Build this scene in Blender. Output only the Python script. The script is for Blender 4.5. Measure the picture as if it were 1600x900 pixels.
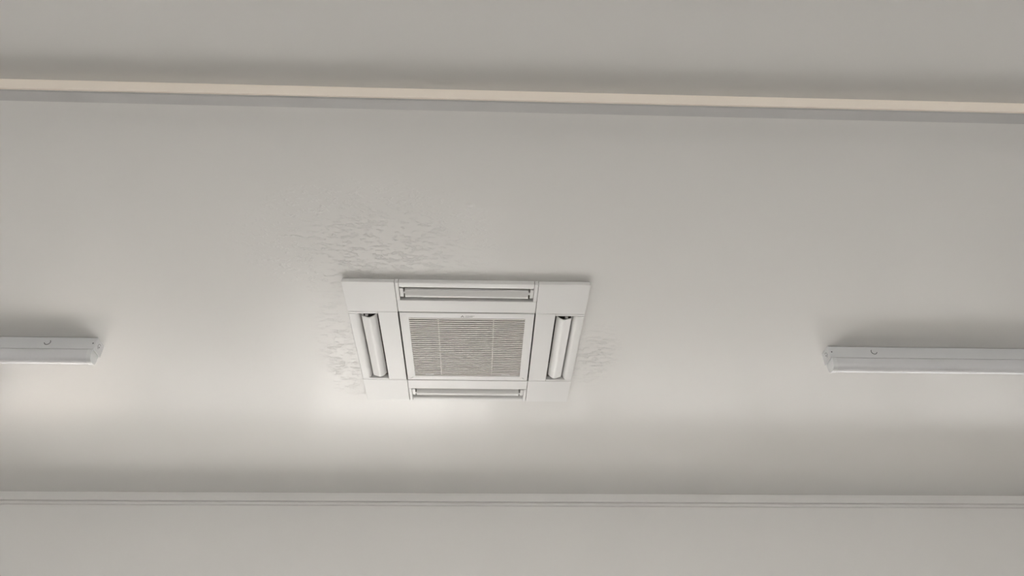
import bpy, bmesh, math, random
from mathutils import Vector, Matrix

for o in list(bpy.data.objects):
    bpy.data.objects.remove(o, do_unlink=True)
S = bpy.context.scene
COL = S.collection
PI = math.pi
random.seed(7)

# ------------------------------------------------------------------ camera
CAMZ = 1.35
PITCH, ROLL, YAW = math.radians(35.8875), math.radians(-0.7772), math.radians(-2.7496)
F = Vector((0, math.cos(PITCH), math.sin(PITCH)))
R0 = Vector((1, 0, 0))
U0 = Vector((0, -math.sin(PITCH), math.cos(PITCH)))
Rz = Matrix.Rotation(YAW, 3, 'Z')
F, R0, U0 = Rz @ F, Rz @ R0, Rz @ U0
Rv = math.cos(ROLL) * R0 + math.sin(ROLL) * U0
Uv = -math.sin(ROLL) * R0 + math.cos(ROLL) * U0
cd = bpy.data.cameras.new('camera')
cd.sensor_width = 36.0
cd.lens = 1241.7 * 36.0 / 1600.0
cd.clip_start = 0.02
cam = bpy.data.objects.new('camera', cd)
COL.objects.link(cam)
m3 = Matrix((Rv, Uv, -F)).transposed()
cam.matrix_world = Matrix.Translation((0, 0, CAMZ)) @ m3.to_4x4()
S.camera = cam

# ------------------------------------------------------------------ light
w = bpy.data.worlds.new('world')
S.world = w
w.use_nodes = True
nt = w.node_tree
bg = nt.nodes['Background']                       # bright hazy sky
bg.inputs['Color'].default_value = (0.96, 0.95, 1.0, 1)
bg.inputs['Strength'].default_value = 1.0

sd = bpy.data.lights.new('sun_offscreen', 'SUN')
sd.energy = 9.0
sd.angle = math.radians(0.6)
sd.color = (1.0, 0.945, 0.935)
sun = bpy.data.objects.new('sun_offscreen', sd)
COL.objects.link(sun)
SUN_EL, SUN_AZ = math.radians(58), math.radians(20)       # azimuth measured from +y towards +x
sdir = Vector((math.sin(SUN_AZ) * math.cos(SUN_EL), math.cos(SUN_AZ) * math.cos(SUN_EL), math.sin(SUN_EL)))
sun.rotation_euler = sdir.to_track_quat('Z', 'Y').to_euler()
sun.location = (6, 12, 12)

vs = S.view_settings
vs.view_transform = 'Standard'
vs.look = 'None'
vs.gamma = 1.0
vs.use_curve_mapping = False
vs.exposure = 1.70

# ------------------------------------------------------------------ helpers
def mat(name, col, rough=0.5, spec=0.5, metal=0.0, bump=None, var=0.0, varscale=2.0):
    m = bpy.data.materials.new(name)
    m.use_nodes = True
    n, l = m.node_tree.nodes, m.node_tree.links
    b = n['Principled BSDF']
    b.inputs['Roughness'].default_value = rough
    b.inputs['Specular IOR Level'].default_value = spec
    b.inputs['Metallic'].default_value = metal
    tc = n.new('ShaderNodeTexCoord')
    nz = n.new('ShaderNodeTexNoise')
    nz.inputs['Scale'].default_value = varscale
    nz.inputs['Detail'].default_value = 4
    l.new(tc.outputs['Object'], nz.inputs['Vector'])
    mx = n.new('ShaderNodeMix')
    mx.data_type = 'RGBA'
    mx.inputs[6].default_value = (*[c * (1 - var) for c in col], 1)
    mx.inputs[7].default_value = (*[min(1, c * (1 + var)) for c in col], 1)
    l.new(nz.outputs['Fac'], mx.inputs[0])
    l.new(mx.outputs[2], b.inputs['Base Color'])
    if bump:
        sc, st, dist = bump
        bz = n.new('ShaderNodeTexNoise')
        bz.inputs['Scale'].default_value = sc
        bz.inputs['Detail'].default_value = 5
        l.new(tc.outputs['Object'], bz.inputs['Vector'])
        bp = n.new('ShaderNodeBump')
        bp.inputs['Strength'].default_value = st
        bp.inputs['Distance'].default_value = dist
        l.new(bz.outputs['Fac'], bp.inputs['Height'])
        l.new(bp.outputs['Normal'], b.inputs['Normal'])
    return m

def link_obj(name, bm, material, parent=None, smooth=False, angle=None):
    me = bpy.data.meshes.new(name)
    bmesh.ops.recalc_face_normals(bm, faces=bm.faces)
    bm.to_mesh(me)
    bm.free()
    if material:
        me.materials.append(material)
    o = bpy.data.objects.new(name, me)
    COL.objects.link(o)
    if parent:
        o.parent = parent
    if smooth:
        for p in me.polygons:
            p.use_smooth = True
        if angle is not None:
            me.set_sharp_from_angle(angle=angle)
    return o

def box(bm, x0, x1, y0, y1, z0, z1):
    vv = [bm.verts.new(p) for p in ((x0, y0, z0), (x1, y0, z0), (x1, y1, z0), (x0, y1, z0),
                                    (x0, y0, z1), (x1, y0, z1), (x1, y1, z1), (x0, y1, z1))]
    for f in ((0, 3, 2, 1), (4, 5, 6, 7), (0, 1, 5, 4), (1, 2, 6, 5), (2, 3, 7, 6), (3, 0, 4, 7)):
        bm.faces.new([vv[i] for i in f])
    return vv

def bevel_all(bm, wdt, seg=2):
    bmesh.ops.bevel(bm, geom=list(bm.edges), offset=wdt, segments=seg, affect='EDGES', profile=0.5)

def prism(bm, prof, a0, a1, fn):
    """closed 2-D profile [(p,q)] extruded from a0 to a1; fn(a,p,q)->xyz"""
    A = [bm.verts.new(fn(a0, p, q)) for p, q in prof]
    B = [bm.verts.new(fn(a1, p, q)) for p, q in prof]
    n = len(prof)
    for i in range(n):
        bm.faces.new((A[i], A[(i + 1) % n], B[(i + 1) % n], B[i]))
    bm.faces.new(A)
    bm.faces.new(B[::-1])

def arc_tube(bm, c, ex, ey, r, a0, a1, tr, n=14, k=6):
    """thin tube along an arc in the plane ex,ey"""
    c, ex, ey = Vector(c), Vector(ex), Vector(ey)
    ez = ex.cross(ey)
    rings = []
    for i in range(n + 1):
        a = a0 + (a1 - a0) * i / n
        d = ex * math.cos(a) + ey * math.sin(a)
        rings.append([bm.verts.new(c + d * (r + tr * math.cos(2 * PI * j / k)) + ez * tr * math.sin(2 * PI * j / k)) for j in range(k)])
    for i in range(n):
        for j in range(k):
            bm.faces.new((rings[i][j], rings[i][(j + 1) % k], rings[i + 1][(j + 1) % k], rings[i + 1][j]))
    bm.faces.new(rings[0][::-1])
    bm.faces.new(rings[-1])

def disc(bm, c, ex, ey, r, h, n=16):
    c, ex, ey = Vector(c), Vector(ex), Vector(ey)
    ez = ex.cross(ey)
    A = [bm.verts.new(c + (ex * math.cos(2 * PI * i / n) + ey * math.sin(2 * PI * i / n)) * r) for i in range(n)]
    B = [bm.verts.new(v.co * 1.0 + ez * h) for v in A]
    for i in range(n):
        bm.faces.new((A[i], A[(i + 1) % n], B[(i + 1) % n], B[i]))
    bm.faces.new(A[::-1])
    bm.faces.new(B)

def struct(o):
    o['kind'] = 'structure'
    return o

def thing(name, loc, label, cat, group=None):
    o = bpy.data.objects.new(name, None)
    o.empty_display_size = 0.1
    COL.objects.link(o)
    o.location = loc
    o['label'] = label
    o['category'] = cat
    if group:
        o['group'] = group
    return o

# ------------------------------------------------------------------ dimensions
HC = CAMZ + 1.8095          # ceiling height
YW = 4.638                  # window wall
YB = -3.6                   # opposite wall
XL, XR = -5.2, 5.2
YS = 1.5286                 # timber strip between the two ceiling bays
AX, AY = -0.055, 2.9199     # centre of the cassette

# ------------------------------------------------------------------ setting materials
def ceiling_material():
    m = bpy.data.materials.new('ceiling_paint')
    m.use_nodes = True
    n, l = m.node_tree.nodes, m.node_tree.links
    b = n['Principled BSDF']
    b.inputs['Roughness'].default_value = 0.27
    b.inputs['Specular IOR Level'].default_value = 0.16
    tc = n.new('ShaderNodeTexCoord')
    nz = n.new('ShaderNodeTexNoise')
    nz.inputs['Scale'].default_value = 0.7
    nz.inputs['Detail'].default_value = 3
    l.new(tc.outputs['Object'], nz.inputs['Vector'])
    mx = n.new('ShaderNodeMix')
    mx.data_type = 'RGBA'
    mx.inputs[6].default_value = (0.775, 0.762, 0.745, 1)
    mx.inputs[7].default_value = (0.815, 0.802, 0.785, 1)
    l.new(nz.outputs['Fac'], mx.inputs[0])
    l.new(mx.outputs[2], b.inputs['Base Color'])
    # brush marks, stretched along the room
    mp = n.new('ShaderNodeMapping')
    mp.inputs['Scale'].default_value = (0.45, 1.3, 1)
    l.new(tc.outputs['Object'], mp.inputs['Vector'])
    bz = n.new('ShaderNodeTexNoise')
    bz.inputs['Scale'].default_value = 90
    bz.inputs['Detail'].default_value = 4
    l.new(mp.outputs['Vector'], bz.inputs['Vector'])
    b1 = n.new('ShaderNodeBump')
    b1.inputs['Strength'].default_value = 0.10
    b1.inputs['Distance'].default_value = 0.002
    l.new(bz.outputs['Fac'], b1.inputs['Height'])
    # rough patched plaster round the near left corner of the cassette
    def blob(cx, cy, rx, ry):
        q = n.new('ShaderNodeMapping')
        q.vector_type = 'POINT'
        q.inputs['Location'].default_value = (-cx / rx, -cy / ry, 0)
        q.inputs['Scale'].default_value = (1 / rx, 1 / ry, 0)
        l.new(tc.outputs['Object'], q.inputs['Vector'])
        g = n.new('ShaderNodeTexGradient')
        g.gradient_type = 'SPHERICAL'
        l.new(q.outputs['Vector'], g.inputs['Vector'])
        return g.outputs['Fac']
    ad = n.new('ShaderNodeMath')
    ad.operation = 'ADD'
    ad.use_clamp = True
    l.new(blob(-0.40, 2.24, 0.55, 0.36), ad.inputs[0])
    half = n.new('ShaderNodeMath')
    half.operation = 'MULTIPLY'
    half.inputs[1].default_value = 0.45
    l.new(blob(-0.60, 2.95, 0.13, 0.60), half.inputs[0])
    l.new(half.outputs[0], ad.inputs[1])
    ad2 = n.new('ShaderNodeMath')
    ad2.operation = 'ADD'
    ad2.use_clamp = True
    l.new(ad.outputs[0], ad2.inputs[0])
    l.new(blob(0.50, 3.0, 0.13, 0.30), ad2.inputs[1])
    mp2 = n.new('ShaderNodeMapping')
    mp2.inputs['Scale'].default_value = (0.5, 1.0, 1)
    l.new(tc.outputs['Object'], mp2.inputs['Vector'])
    pz = n.new('ShaderNodeTexNoise')
    pz.inputs['Scale'].default_value = 60
    pz.inputs['Detail'].default_value = 6
    pz.inputs['Roughness'].default_value = 0.6
    l.new(mp2.outputs['Vector'], pz.inputs['Vector'])
    rp = n.new('ShaderNodeValToRGB')
    rp.color_ramp.elements[0].position = 0.52
    rp.color_ramp.elements[1].position = 0.66
    l.new(pz.outputs['Fac'], rp.inputs['Fac'])
    ml = n.new('ShaderNodeMath')
    ml.operation = 'MULTIPLY'
    l.new(rp.outputs['Color'], ml.inputs[0])
    l.new(ad2.outputs[0], ml.inputs[1])
    b2 = n.new('ShaderNodeBump')
    b2.inputs['Strength'].default_value = 0.6
    b2.inputs['Distance'].default_value = 0.006
    l.new(ml.outputs[0], b2.inputs['Height'])
    l.new(b1.outputs['Normal'], b2.inputs['Normal'])
    # filled nail holes and drips of paint
    prev = None
    for cx, cy in ((-0.0403, 2.0207), (-0.564, 2.4857), (-0.5517, 3.083), (-0.5513, 3.130), (-0.645, 2.96)):
        o_ = blob(cx, cy, 0.016, 0.012)
        if prev is None:
            prev = o_
        else:
            mm = n.new('ShaderNodeMath')
            mm.operation = 'MAXIMUM'
            l.new(prev, mm.inputs[0])
            l.new(o_, mm.inputs[1])
            prev = mm.outputs[0]
    b3 = n.new('ShaderNodeBump')
    b3.inputs['Strength'].default_value = 0.7
    b3.inputs['Distance'].default_value = 0.003
    l.new(prev, b3.inputs['Height'])
    l.new(b2.outputs['Normal'], b3.inputs['Normal'])
    l.new(b3.outputs['Normal'], b.inputs['Normal'])
    return m

M_CEIL = ceiling_material()
M_WALL = mat('wall_paint', (0.86, 0.845, 0.83), 0.55, 0.4, bump=(60, 0.06, 0.002), var=0.02)
M_TRIM = mat('trim_gloss_paint', (0.86, 0.845, 0.83), 0.35, 0.5, bump=(40, 0.04, 0.002), var=0.02)
M_CREAM = mat('cream_timber_paint', (0.95, 0.865, 0.775), 0.45, 0.4, bump=(30, 0.05, 0.002), var=0.03)
M_BATTEN = mat('worn_grey_white_paint', (0.54, 0.53, 0.525), 0.5, 0.4, bump=(35, 0.25, 0.003), var=0.05, varscale=9)
M_FLOOR = mat('floor_vinyl', (0.42, 0.40, 0.375), 0.35, 0.5, var=0.10)
M_YARD = mat('weathered_asphalt', (0.13, 0.128, 0.125), 0.95, 0.1, var=0.15)
M_ADDED_SOIL = mat('added_dark_mulch', (0.055, 0.048, 0.040), 0.95, 0.1, var=0.3, varscale=8)
M_ADDED_GRAVEL = mat('added_pale_gravel', (0.60, 0.585, 0.57), 0.95, 0.1, var=0.12)
M_ADDED_SLAB = mat('added_pale_concrete', (0.72, 0.64, 0.57), 0.9, 0.2, var=0.04)
M_ADDED_RENDER = mat('added_pale_render', (0.84, 0.82, 0.78), 0.9, 0.2, var=0.03)
M_ADDED_SHEET = mat('added_white_sheet', (0.90, 0.88, 0.86), 0.45, 0.5, metal=0.22, var=0.02)  # partly metallic so the added roof reflects sun indoors
M_EAVE = mat('eave_board', (0.7, 0.7, 0.68), 0.6)
M_FRAME = mat('window_frame_paint', (0.78, 0.78, 0.77), 0.4)

def glass_mat():
    m = bpy.data.materials.new('window_glass')
    m.use_nodes = True
    n, l = m.node_tree.nodes, m.node_tree.links
    n.remove(n['Principled BSDF'])
    t = n.new('ShaderNodeBsdfTransparent')
    t.inputs['Color'].default_value = (0.95, 0.97, 0.96, 1)
    g = n.new('ShaderNodeBsdfGlossy')
    g.inputs['Roughness'].default_value = 0.02
    lw = n.new('ShaderNodeLayerWeight')              # Schlick reflectance, the same from both faces of the pane
    lw.inputs['Blend'].default_value = 0.5
    pw = n.new('ShaderNodeMath')
    pw.operation = 'POWER'
    pw.inputs[1].default_value = 5.0
    l.new(lw.outputs['Facing'], pw.inputs[0])
    fr = n.new('ShaderNodeMath')
    fr.operation = 'MULTIPLY_ADD'
    fr.inputs[1].default_value = 0.96
    fr.inputs[2].default_value = 0.04
    l.new(pw.outputs[0], fr.inputs[0])
    mx = n.new('ShaderNodeMixShader')
    l.new(fr.outputs[0], mx.inputs[0])
    l.new(t.outputs[0], mx.inputs[1])
    l.new(g.outputs[0], mx.inputs[2])
    l.new(mx.outputs[0], n['Material Output'].inputs['Surface'])
    return m
M_GLASS = glass_mat()

# ------------------------------------------------------------------ setting
def slab_with_holes(name, u0, u1, v0, v1, holes, fn, thick, material):
    """rectangle in (u,v) with rectangular holes; fn(u,v,t)->xyz, t in 0..thick"""
    us = sorted({u0, u1, *[h[0] for h in holes], *[h[1] for h in holes]})
    vs_ = sorted({v0, v1, *[h[2] for h in holes], *[h[3] for h in holes]})
    bm = bmesh.new()
    grid = {}
    for t in (0, 1):
        for i, u in enumerate(us):
            for j, v in enumerate(vs_):
                grid[i, j, t] = bm.verts.new(fn(u, v, t * thick))
    solid = {}
    for i in range(len(us) - 1):
        for j in range(len(vs_) - 1):
            cu, cv = (us[i] + us[i + 1]) / 2, (vs_[j] + vs_[j + 1]) / 2
            solid[i, j] = not any(h[0] < cu < h[1] and h[2] < cv < h[3] for h in holes)
    for (i, j), s in solid.items():
        if not s:
            continue
        for t in (0, 1):
            bm.faces.new((grid[i, j, t], grid[i + 1, j, t], grid[i + 1, j + 1, t], grid[i, j + 1, t]))
        for di, dj, a, b in ((-1, 0, (0, 0), (0, 1)), (1, 0, (1, 0), (1, 1)), (0, -1, (0, 0), (1, 0)), (0, 1, (0, 1), (1, 1))):
            if not solid.get((i + di, j + dj), False):
                p, q = (i + a[0], j + a[1]), (i + b[0], j + b[1])
                bm.faces.new((grid[p[0], p[1], 0], grid[q[0], q[1], 0], grid[q[0], q[1], 1], grid[p[0], p[1], 1]))
    for v in [v for v in bm.verts if not v.link_faces]:
        bm.verts.remove(v)
    return struct(link_obj(name, bm, material))

WH, WS = HC - 0.507, 0.95         # window head and sill
FAR_WINDOWS = [(-3.2, 3.9)]
BACK_WINDOWS = [(-4.9, -1.8), (-1.5, 1.6), (1.9, 4.9)]
BH, BS = HC - 0.35, 0.7

slab_with_holes('ceiling', XL, XR, YS + .02, YW, [(AX - .445, AX + .445, AY - .445, AY + .445)],
                lambda u, v, t: (u, v, HC + t), 0.03, M_CEIL)
slab_with_holes('ceiling_bay', XL, XR, YB, YS + .02, [], lambda u, v, t: (u, v, HC + t), 0.03, M_CEIL)
slab_with_holes('wall_far', XL, XR, 0, HC, [(a, b, WS, WH) for a, b in FAR_WINDOWS],
                lambda u, v, t: (u, YW + t, v), 0.2, M_WALL)
slab_with_holes('wall_back', XL, XR, 0, HC, [(a, b, BS, BH) for a, b in BACK_WINDOWS],
                lambda u, v, t: (u, YB - t, v), 0.2, M_WALL)
slab_with_holes('wall_left', YB, YW, 0, HC, [], lambda u, v, t: (XL - t, u, v), 0.2, M_WALL)
slab_with_holes('wall_right', YB, YW, 0, HC, [], lambda u, v, t: (XR + t, u, v), 0.2, M_WALL)
slab_with_holes('floor', XL, XR, YB, YW, [], lambda u, v, t: (u, v, -t), 0.1, M_FLOOR)
slab_with_holes('ground', -40, 40, -40, 40, [], lambda u, v, t: (u, v, -0.25 - t), 0.1, M_YARD)
# unseen surfaces added outside both window walls to shape the light indoors
slab_with_holes('added_dark_bed', -40, 40, YW + .2, YW + 4.2, [], lambda u, v, t: (u, v, -0.25 + t), 0.012, M_ADDED_SOIL)  # dark strip added to cut steep light near the window wall
slab_with_holes('added_gravel', -8, 9, YW + 5.0, 40, [], lambda u, v, t: (u, v, -0.25 + t), 0.01, M_ADDED_GRAVEL)  # pale surface added to send shallow light deeper along the ceiling
slab_with_holes('added_bright_slab', -6.5, -4.8, YW + 4.0, YW + 6.2, [], lambda u, v, t: (u, v, -0.25 + t), 0.03, M_ADDED_SLAB)  # bright pad added for its reflection in the glossy ceiling
slab_with_holes('added_bounce_wall', -2.5, 16, -0.25, 5.5, [], lambda u, v, t: (u, YB - 6 - t, v), 0.3, M_ADDED_RENDER)  # sunlit pale wall added to light the room from behind the camera
# unseen low store, added so its tilted satin roof throws sun at the ceiling
slab_with_holes('added_store_wall', -1.6, -0.1, YW + 1.3, YW + 2.8, [], lambda u, v, t: (u, v, -0.25 + t), 1.12, M_ADDED_RENDER)
bm = bmesh.new()
prism(bm, [(YW + 1.1, 0.94), (YW + 3.0, 1.28), (YW + 3.0, 1.24), (YW + 1.1, 0.90)], -1.75, 0.05, lambda a, p, q: (a, p, q))
struct(link_obj('added_bounce_roof', bm, M_ADDED_SHEET))
# roof deck over the ceiling space, unseen eaves added to keep the sun out
slab_with_holes('roof', XL - .6, XR + .6, YB - 1.0, YW + 1.6, [], lambda u, v, t: (u, v, HC + 0.45 + t), 0.1, M_EAVE)

def window(idx, x0, x1, z0, z1, y, out):
    """frame with mullions and panes; out=+1 / -1 is the outward y direction"""
    yc = y + out * 0.10
    bm = bmesh.new()
    fw, fd = 0.05, 0.035
    box(bm, x0, x1, yc - fd, yc + fd, z0, z0 + fw)
    box(bm, x0, x1, yc - fd, yc + fd, z1 - fw, z1)
    box(bm, x0, x0 + fw, yc - fd, yc + fd, z0 + fw, z1 - fw)
    box(bm, x1 - fw, x1, yc - fd, yc + fd, z0 + fw, z1 - fw)
    fr = struct(link_obj('window_%d' % idx, bm, M_FRAME))
    n = max(3, round((x1 - x0) / 1.0))
    step = (x1 - x0 - 2 * fw) / n
    for k in range(n):
        a = x0 + fw + k * step
        bm = bmesh.new()
        box(bm, a + 0.002, a + step - 0.002, yc - 0.003, yc + 0.003, z0 + fw, z1 - fw)
        link_obj('pane', bm, M_GLASS, fr)
        if k:
            bm = bmesh.new()
            box(bm, a - 0.02, a + 0.02, yc - 0.03, yc + 0.03, z0 + fw, z1 - fw)
            link_obj('mullion', bm, M_FRAME, fr)
    bm = bmesh.new()
    box(bm, x0 - 0.04, x1 + 0.04, min(y - out * 0.05, yc - out * fd), max(y - out * 0.05, yc - out * fd), z0 - 0.03, z0)
    link_obj('window_sill', bm, M_FRAME, fr)

wi = 1
for a, b in FAR_WINDOWS:
    window(wi, a, b, WS, WH, YW, 1)
    wi += 1
for a, b in BACK_WINDOWS:
    window(wi, a, b, BS, BH, YB, -1)
    wi += 1

# moulded trim along the top of the window wall
prof = [(0, 0), (0.022, 0), (0.022, 0.0485), (0.020, 0.0505), (0.006, 0.0515), (0.006, 0.0555), (0.012, 0.0575),
        (0.016, 0.0605), (0.016, 0.0685), (0.014, 0.0715), (0, 0.0725)]
bm = bmesh.new()
prism(bm, prof, XL, XR, lambda a, p, q: (a, YW - p, HC - q))
struct(link_obj('trim_1', bm, M_TRIM))

# painted timber strip across the ceiling: cream near edge, worn grey-white underside
bm = bmesh.new()
prism(bm, [(0.0, 0), (0.0, 0.004), (0.006, 0.036), (0.010, 0.0375), (0.046, 0.0365), (0.048, 0.034), (0.048, 0)], XL, XR,
      lambda a, p, q: (a, YS + p, HC - q))
st = struct(link_obj('trim_2', bm, M_BATTEN))
bm = bmesh.new()
prism(bm, [(-0.0025, 0.0005), (-0.0025, 0.002), (0.0005, 0.0355), (0.0065, 0.0355), (0.0005, 0.0005)], XL, XR,
      lambda a, p, q: (a, YS + p, HC - q))
link_obj('cream_edge', bm, M_CREAM, st)

# ------------------------------------------------------------------ ceiling cassette air conditioner
M_PANEL = mat('cassette_plastic', (0.78, 0.772, 0.765), 0.42, 0.35, var=0.012, varscale=5)
M_VANE = mat('cassette_vane_plastic', (0.82, 0.812, 0.805), 0.38, 0.4, var=0.01)
M_DARK = mat('dark_duct', (0.10, 0.095, 0.085), 0.8, 0.2)
M_DUCT = mat('duct_liner', (0.42, 0.40, 0.37), 0.7, 0.3)
M_SLAT = mat('grille_plastic', (0.74, 0.71, 0.67), 0.45, 0.4, var=0.02)
M_FILTER = mat('dusty_filter', (0.085, 0.078, 0.068), 0.95, 0.1, var=0.15, varscale=60)
M_LOGO = mat('logo_grey', (0.10, 0.10, 0.10), 0.5)
M_TEXT = mat('lettering_grey', (0.22, 0.22, 0.22), 0.5)

ZP = -0.020          # underside of the panel below the ceiling
ac = thing('ceiling_cassette', (AX, AY, HC), 'square white four-way ceiling cassette air conditioner with louvred centre grille', 'air conditioner')

def ring(q):
    """rotate quarter turns: s along the side, r outward; q=0 is the side nearest the room's strip"""
    c, s = [(1, 0), (0, 1), (-1, 0), (0, -1)][q]
    def f(sv, rv, z):
        x, y = sv, -rv
        return (c * x - s * y, s * x + c * y, z)
    return f

def bevbox(name, f, s0, s1, r0, r1, z0, z1, material, parent, bev=0.0015):
    bm = bmesh.new()
    vv = box(bm, s0, s1, r0, r1, z0, z1)
    for v in vv:
        v.co = f(*v.co)
    if bev:
        bevel_all(bm, bev, 2)
    return link_obj(name, bm, material, parent)

# casing hidden in the ceiling space
bm = bmesh.new()
box(bm, -.44, .44, -.44, .44, 0.075, 0.26)
link_obj('casing', bm, M_DARK, ac)
M_GASKET = mat('foam_gasket', (0.30, 0.29, 0.28), 0.9, 0.1)
bm = bmesh.new()
for q in range(4):
    f = ring(q)
    vv = box(bm, -.466, .452, .452, .466, -.0016, -.0003)
    for v in vv:
        v.co = f(*v.co)
link_obj('gasket', bm, M_GASKET, ac)
for q in range(4):
    f = ring(q)
    bm = bmesh.new()
    for args in ((-.29, .29, .285, .346, -.012, .07), (-.29, -.262, .352, .44, -.012, .07), (.262, .29, .352, .44, -.012, .07)):
        vv = box(bm, *args)
        for v in vv:
            v.co = f(*v.co)
    link_obj('duct_liner', bm, M_DUCT, ac)
    # corner cover
    bm = bmesh.new()
    c0, c1, ct = .2757, .475, .4715
    bot = [(c0, c0), (c1, c0), (c1, c1), (c0, c1)]
    top = [(c0, c0), (ct, c0), (ct, ct), (c0, ct)]
    A = [bm.verts.new(f(*p_, ZP)) for p_ in bot]
    B = [bm.verts.new(f(*p_, -.0015)) for p_ in top]
    bm.faces.new(A)
    bm.faces.new(B[::-1])
    for k in range(4):
        bm.faces.new((A[k], A[(k + 1) % 4], B[(k + 1) % 4], B[k]))
    bevel_all(bm, 0.0012, 2)
    link_obj('corner_cover', bm, M_PANEL, ac)
    # outlet surround
    g = 0.0010
    sp = bevbox('outlet_surround', f, -.275 + g, .275 - g, .2775, .3565, ZP, -0.004, M_PANEL, ac, 0.0015)
    for sgn in (-1, 1):
        a, b = sorted((sgn * .2605, sgn * (.275 - g)))
        bevbox('end_strip', f, a, b, .3575, .4730, ZP, -0.0015, M_PANEL, sp, 0.0012)
    # outer lip, curving up into the slot
    bm = bmesh.new()
    prof = [(.4712, -.0015), (.4745, ZP + .002), (.473, ZP), (.452, ZP - .0005), (.444, ZP + .001), (.437, ZP + .006), (.432, ZP + .014), (.429, .005), (.434, .005), (.438, -.0015)]
    prism(bm, prof, -.2588, .2588, lambda a, p, z: f(a, p, z))
    link_obj('outer_lip', bm, M_PANEL, sp, True, 0.7)
    # vane: convex, lowest towards its inner third, inner edge turned up into the duct
    bm = bmesh.new()
    low = [(.4250, -.0140), (.4235, -.0175), (.414, -.0205), (.405, -.0235), (.398, -.0258), (.3925, -.0265), (.387, -.0248), (.380, -.0205), (.372, -.0135), (.3645, -.0035)]
    up = [(p + .0008, z + .0045) for p, z in low[::-1]]
    prism(bm, low + up, -.2385, .2385, lambda a, p, z: f(a, p, z))
    vn = link_obj('vane', bm, M_VANE, sp, True, 0.8)
    for sgn in (-1, 1):
        a, b = sorted((sgn * .2385, sgn * .2455))
        bevbox('vane_pivot', f, a, b, .398, .410, -.0165, -.0105, M_VANE, vn, 0.001)
        if q % 2 == 0:
            a, b = sorted((sgn * .2455, sgn * .2595))
            bevbox('slot_end_block', f, a, b, .372, .4285, -.0140, .004, M_VANE, sp, 0.001)

# centre grille
gr = bpy.data.objects.new('grille', None)
COL.objects.link(gr)
gr.parent = ac
f0 = lambda x, y, z: (x, y, z)
GO, GI = .2715, .2355
bm = bmesh.new()
zt, zb = -0.006, ZP - 0.001
oo = [(-GO, -GO), (GO, -GO), (GO, GO), (-GO, GO)]
ii = [(-GI, -GI), (GI, -GI), (GI, GI), (-GI, GI)]
V = {}
for nme, ring_, z in (('ob', oo, zb), ('ib', ii, zb), ('ot', oo, zt), ('it', ii, zt)):
    V[nme] = [bm.verts.new((*p, z)) for p in ring_]
for k in range(4):
    j = (k + 1) % 4
    bm.faces.new((V['ob'][k], V['ob'][j], V['ib'][j], V['ib'][k]))
    bm.faces.new((V['ot'][k], V['ot'][j], V['it'][j], V['it'][k]))
    bm.faces.new((V['ob'][k], V['ob'][j], V['ot'][j], V['ot'][k]))
    bm.faces.new((V['ib'][k], V['ib'][j], V['it'][j], V['it'][k]))
bmesh.ops.bevel(bm, geom=list(bm.edges), offset=0.0016, segments=2, affect='EDGES', profile=0.5)
link_obj('grille_frame', bm, M_PANEL, gr)
bm = bmesh.new()
box(bm, -.26, .26, -.26, .26, 0.004, 0.010)
link_obj('filter', bm, M_FILTER, gr)
NS = 31
pitch = 2 * GI / NS
bm = bmesh.new()
prism(bm, [(-.0040, -.0008), (-.0032, -.0020), (.0032, -.0020), (.0040, -.0008), (.0036, .0014), (-.0036, .0014)],
      -GI, GI, lambda a, p, q: (a, p, q))
s0 = link_obj('slat', bm, M_SLAT, gr)
s0.location = (0, -GI + pitch * 0.72, ZP + .004)
for k in range(1, NS):
    c = s0.copy()
    COL.objects.link(c)
    c.parent = gr
    c.location = (0, -GI + pitch * (k + 0.72), ZP + .004)
for x in (-.118, .108):
    bevbox('grille_rib', f0, x - .002, x + .002, -GI, GI, ZP + .0035, ZP + .012, M_SLAT, gr, 0)
for x in (-.170, .172):
    bevbox('latch', f0, x - .019, x + .019, GI - .0125, GI - .0045, ZP + .0005, ZP + .006, M_PANEL, gr, 0.001)
# emblem of three rhombs and two lines of lettering on the frame
LX, LY, LZ = -.0185, -.2515, zb - 0.0004
bm = bmesh.new()
rr = 0.0085
wd = rr * 0.5
for ang in (90, 210, 330):
    a = math.radians(ang)
    d = Vector((math.cos(a), -math.sin(a)))
    e = Vector((d.y, -d.x))
    c = Vector((LX, LY + 0.0015))
    p = [c, c + d * rr * .5 + e * rr * .2887, c + d * rr, c + d * rr * .5 - e * rr * .2887]
    A = [bm.verts.new((q.x, q.y, LZ)) for q in p]
    B = [bm.verts.new((q.x, q.y, LZ + 0.0008)) for q in p]
    bm.faces.new(A)
    bm.faces.new(B[::-1])
    for k in range(4):
        bm.faces.new((A[k], A[(k + 1) % 4], B[(k + 1) % 4], B[k]))
link_obj('emblem', bm, M_LOGO, gr)

def lettering(text, x, y, size, width):
    cu = bpy.data.curves.new('lettering', 'FONT')
    cu.body = text
    cu.size = size
    cu.extrude = 0.0003
    tmp = bpy.data.objects.new('tmp_text', cu)
    COL.objects.link(tmp)
    dg = bpy.context.evaluated_depsgraph_get()
    me = bpy.data.meshes.new_from_object(tmp.evaluated_get(dg))
    bpy.data.objects.remove(tmp, do_unlink=True)
    xs = [v.co.x for v in me.vertices]
    k = width / (max(xs) - min(xs))
    x0 = min(xs)
    # seen from below with the window side at the foot of the letters
    for v in me.vertices:
        v.co = Vector((x + (v.co.x - x0) * k, y - v.co.y, LZ - v.co.z * 0.5 + 0.0002))
    me.materials.clear()
    me.materials.append(M_TEXT)
    o = bpy.data.objects.new('lettering', me)
    COL.objects.link(o)
    o.parent = gr
    return o
lettering('MITSUBISHI', LX + 0.0125, LY + 0.0000, 0.0068, 0.036)
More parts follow.
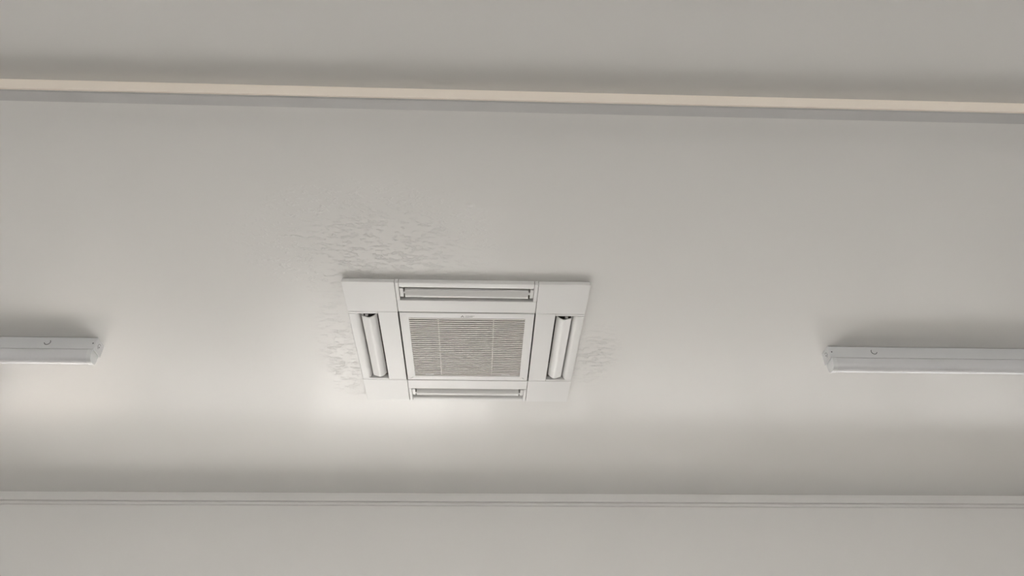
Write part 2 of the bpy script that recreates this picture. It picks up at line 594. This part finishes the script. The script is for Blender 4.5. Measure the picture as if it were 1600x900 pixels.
lettering('ELECTRIC', LX + 0.0125, LY + 0.0070, 0.0068, 0.029)

# ------------------------------------------------------------------ batten lights
M_BODY = mat('batten_body_enamel', (0.70, 0.705, 0.72), 0.4, 0.5, var=0.01)
M_DIFF = mat('opal_diffuser', (0.74, 0.74, 0.76), 0.25, 0.5, var=0.01)
M_CAPD = mat('diffuser_end_plastic', (0.74, 0.75, 0.76), 0.3, 0.5)
for m_, c_ in ((M_DIFF, 0.7), (M_CAPD, 0.6)):
    b_ = m_.node_tree.nodes['Principled BSDF']
    b_.inputs['Subsurface Weight'].default_value = c_
    b_.inputs['Subsurface Radius'].default_value = (1, 1, 1)
    b_.inputs['Subsurface Scale'].default_value = 0.012
M_MARK = mat('knockout_shade', (0.14, 0.14, 0.15), 0.6)  # dark colour stands in for shade in cuts and holes, also on screws

def batten_light(end_x, sgn, label):
    """end_x: x of the end seen; sgn=+1 the fitting runs to +x, -1 to -x"""
    L, W, Hb = 1.5, 0.068, 0.057
    y0 = 2.8942
    t = thing('batten_light', (end_x, y0, HC), label, 'ceiling light', 'batten lights in line with the cassette')
    X = lambda a: sgn * a
    bm = bmesh.new()
    a, b = sorted((X(0.004), X(L - 0.004)))
    box(bm, a, b, 0.0006, W - 0.0006, -Hb, -0.0026)
    bevel_all(bm, 0.0012, 2)
    body = link_obj('body', bm, M_BODY, t)
    bm = bmesh.new()
    box(bm, a + 0.01, b - 0.01, 0.006, W - 0.006, -0.0030, -0.0004)
    link_obj('back_plate', bm, M_BODY, t)
    # diffuser profile below the body
    prof = []
    for k in range(25):
        th = PI * k / 24
        c, s = math.cos(th), math.sin(th)
        px = math.copysign(abs(c) ** 0.62, c)
        pz = abs(s) ** 0.62
        prof.append((W / 2 - 0.030 * px, -Hb - 0.0485 * pz))
    bm = bmesh.new()
    a, b = sorted((X(0.026), X(L - 0.026)))
    prism(bm, prof, a, b, lambda s_, p, q: (s_, p, q))
    link_obj('diffuser', bm, M_DIFF, t, True, 0.9)
    for e0, e1 in ((0.0065, 0.0262), (L - 0.0262, L - 0.0065)):
        bm = bmesh.new()
        a, b = sorted((X(e0), X(e1)))
        pr2 = [(W / 2 + (p - W / 2) * 1.03, -Hb + (q + Hb) * 1.015) for p, q in prof]
        prism(bm, pr2, a, b, lambda s_, p, q: (s_, p, q))
        link_obj('diffuser_end', bm, M_CAPD, t, True, 0.9)
    # end plates with knock-out and screw hole
    for e0, out in ((0.0, -1), (L, 1)):
        bm = bmesh.new()
        a, b = sorted((X(e0), X(e0 - out * 0.004)))
        box(bm, a, b, -0.0012, W + 0.0012, -Hb - 0.0030, -0.0005)
        bevel_all(bm, 0.0008, 2)
        pl = link_obj('end_plate', bm, M_BODY, t)
        xf = X(e0) + sgn * out * 0.0003
        bm = bmesh.new()
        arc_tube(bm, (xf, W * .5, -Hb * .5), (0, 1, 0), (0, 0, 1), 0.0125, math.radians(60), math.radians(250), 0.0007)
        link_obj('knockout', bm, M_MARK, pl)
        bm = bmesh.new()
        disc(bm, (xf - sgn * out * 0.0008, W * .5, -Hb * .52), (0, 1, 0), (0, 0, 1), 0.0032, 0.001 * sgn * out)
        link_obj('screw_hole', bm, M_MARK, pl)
    # knock-outs and screws on the near side of the body
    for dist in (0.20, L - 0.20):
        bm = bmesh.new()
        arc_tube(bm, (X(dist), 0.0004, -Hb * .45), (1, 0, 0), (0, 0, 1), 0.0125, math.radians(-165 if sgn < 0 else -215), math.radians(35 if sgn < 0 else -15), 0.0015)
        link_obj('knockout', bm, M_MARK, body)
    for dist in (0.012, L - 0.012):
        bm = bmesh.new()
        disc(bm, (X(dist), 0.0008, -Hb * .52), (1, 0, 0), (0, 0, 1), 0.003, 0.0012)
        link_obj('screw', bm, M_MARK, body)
    return t

batten_light(-1.6055, -1, 'white batten light with opal diffuser, a bright warm patch on the ceiling beside it')
batten_light(1.5105, 1, 'white batten light with opal diffuser, plain evenly grey ceiling beside it')
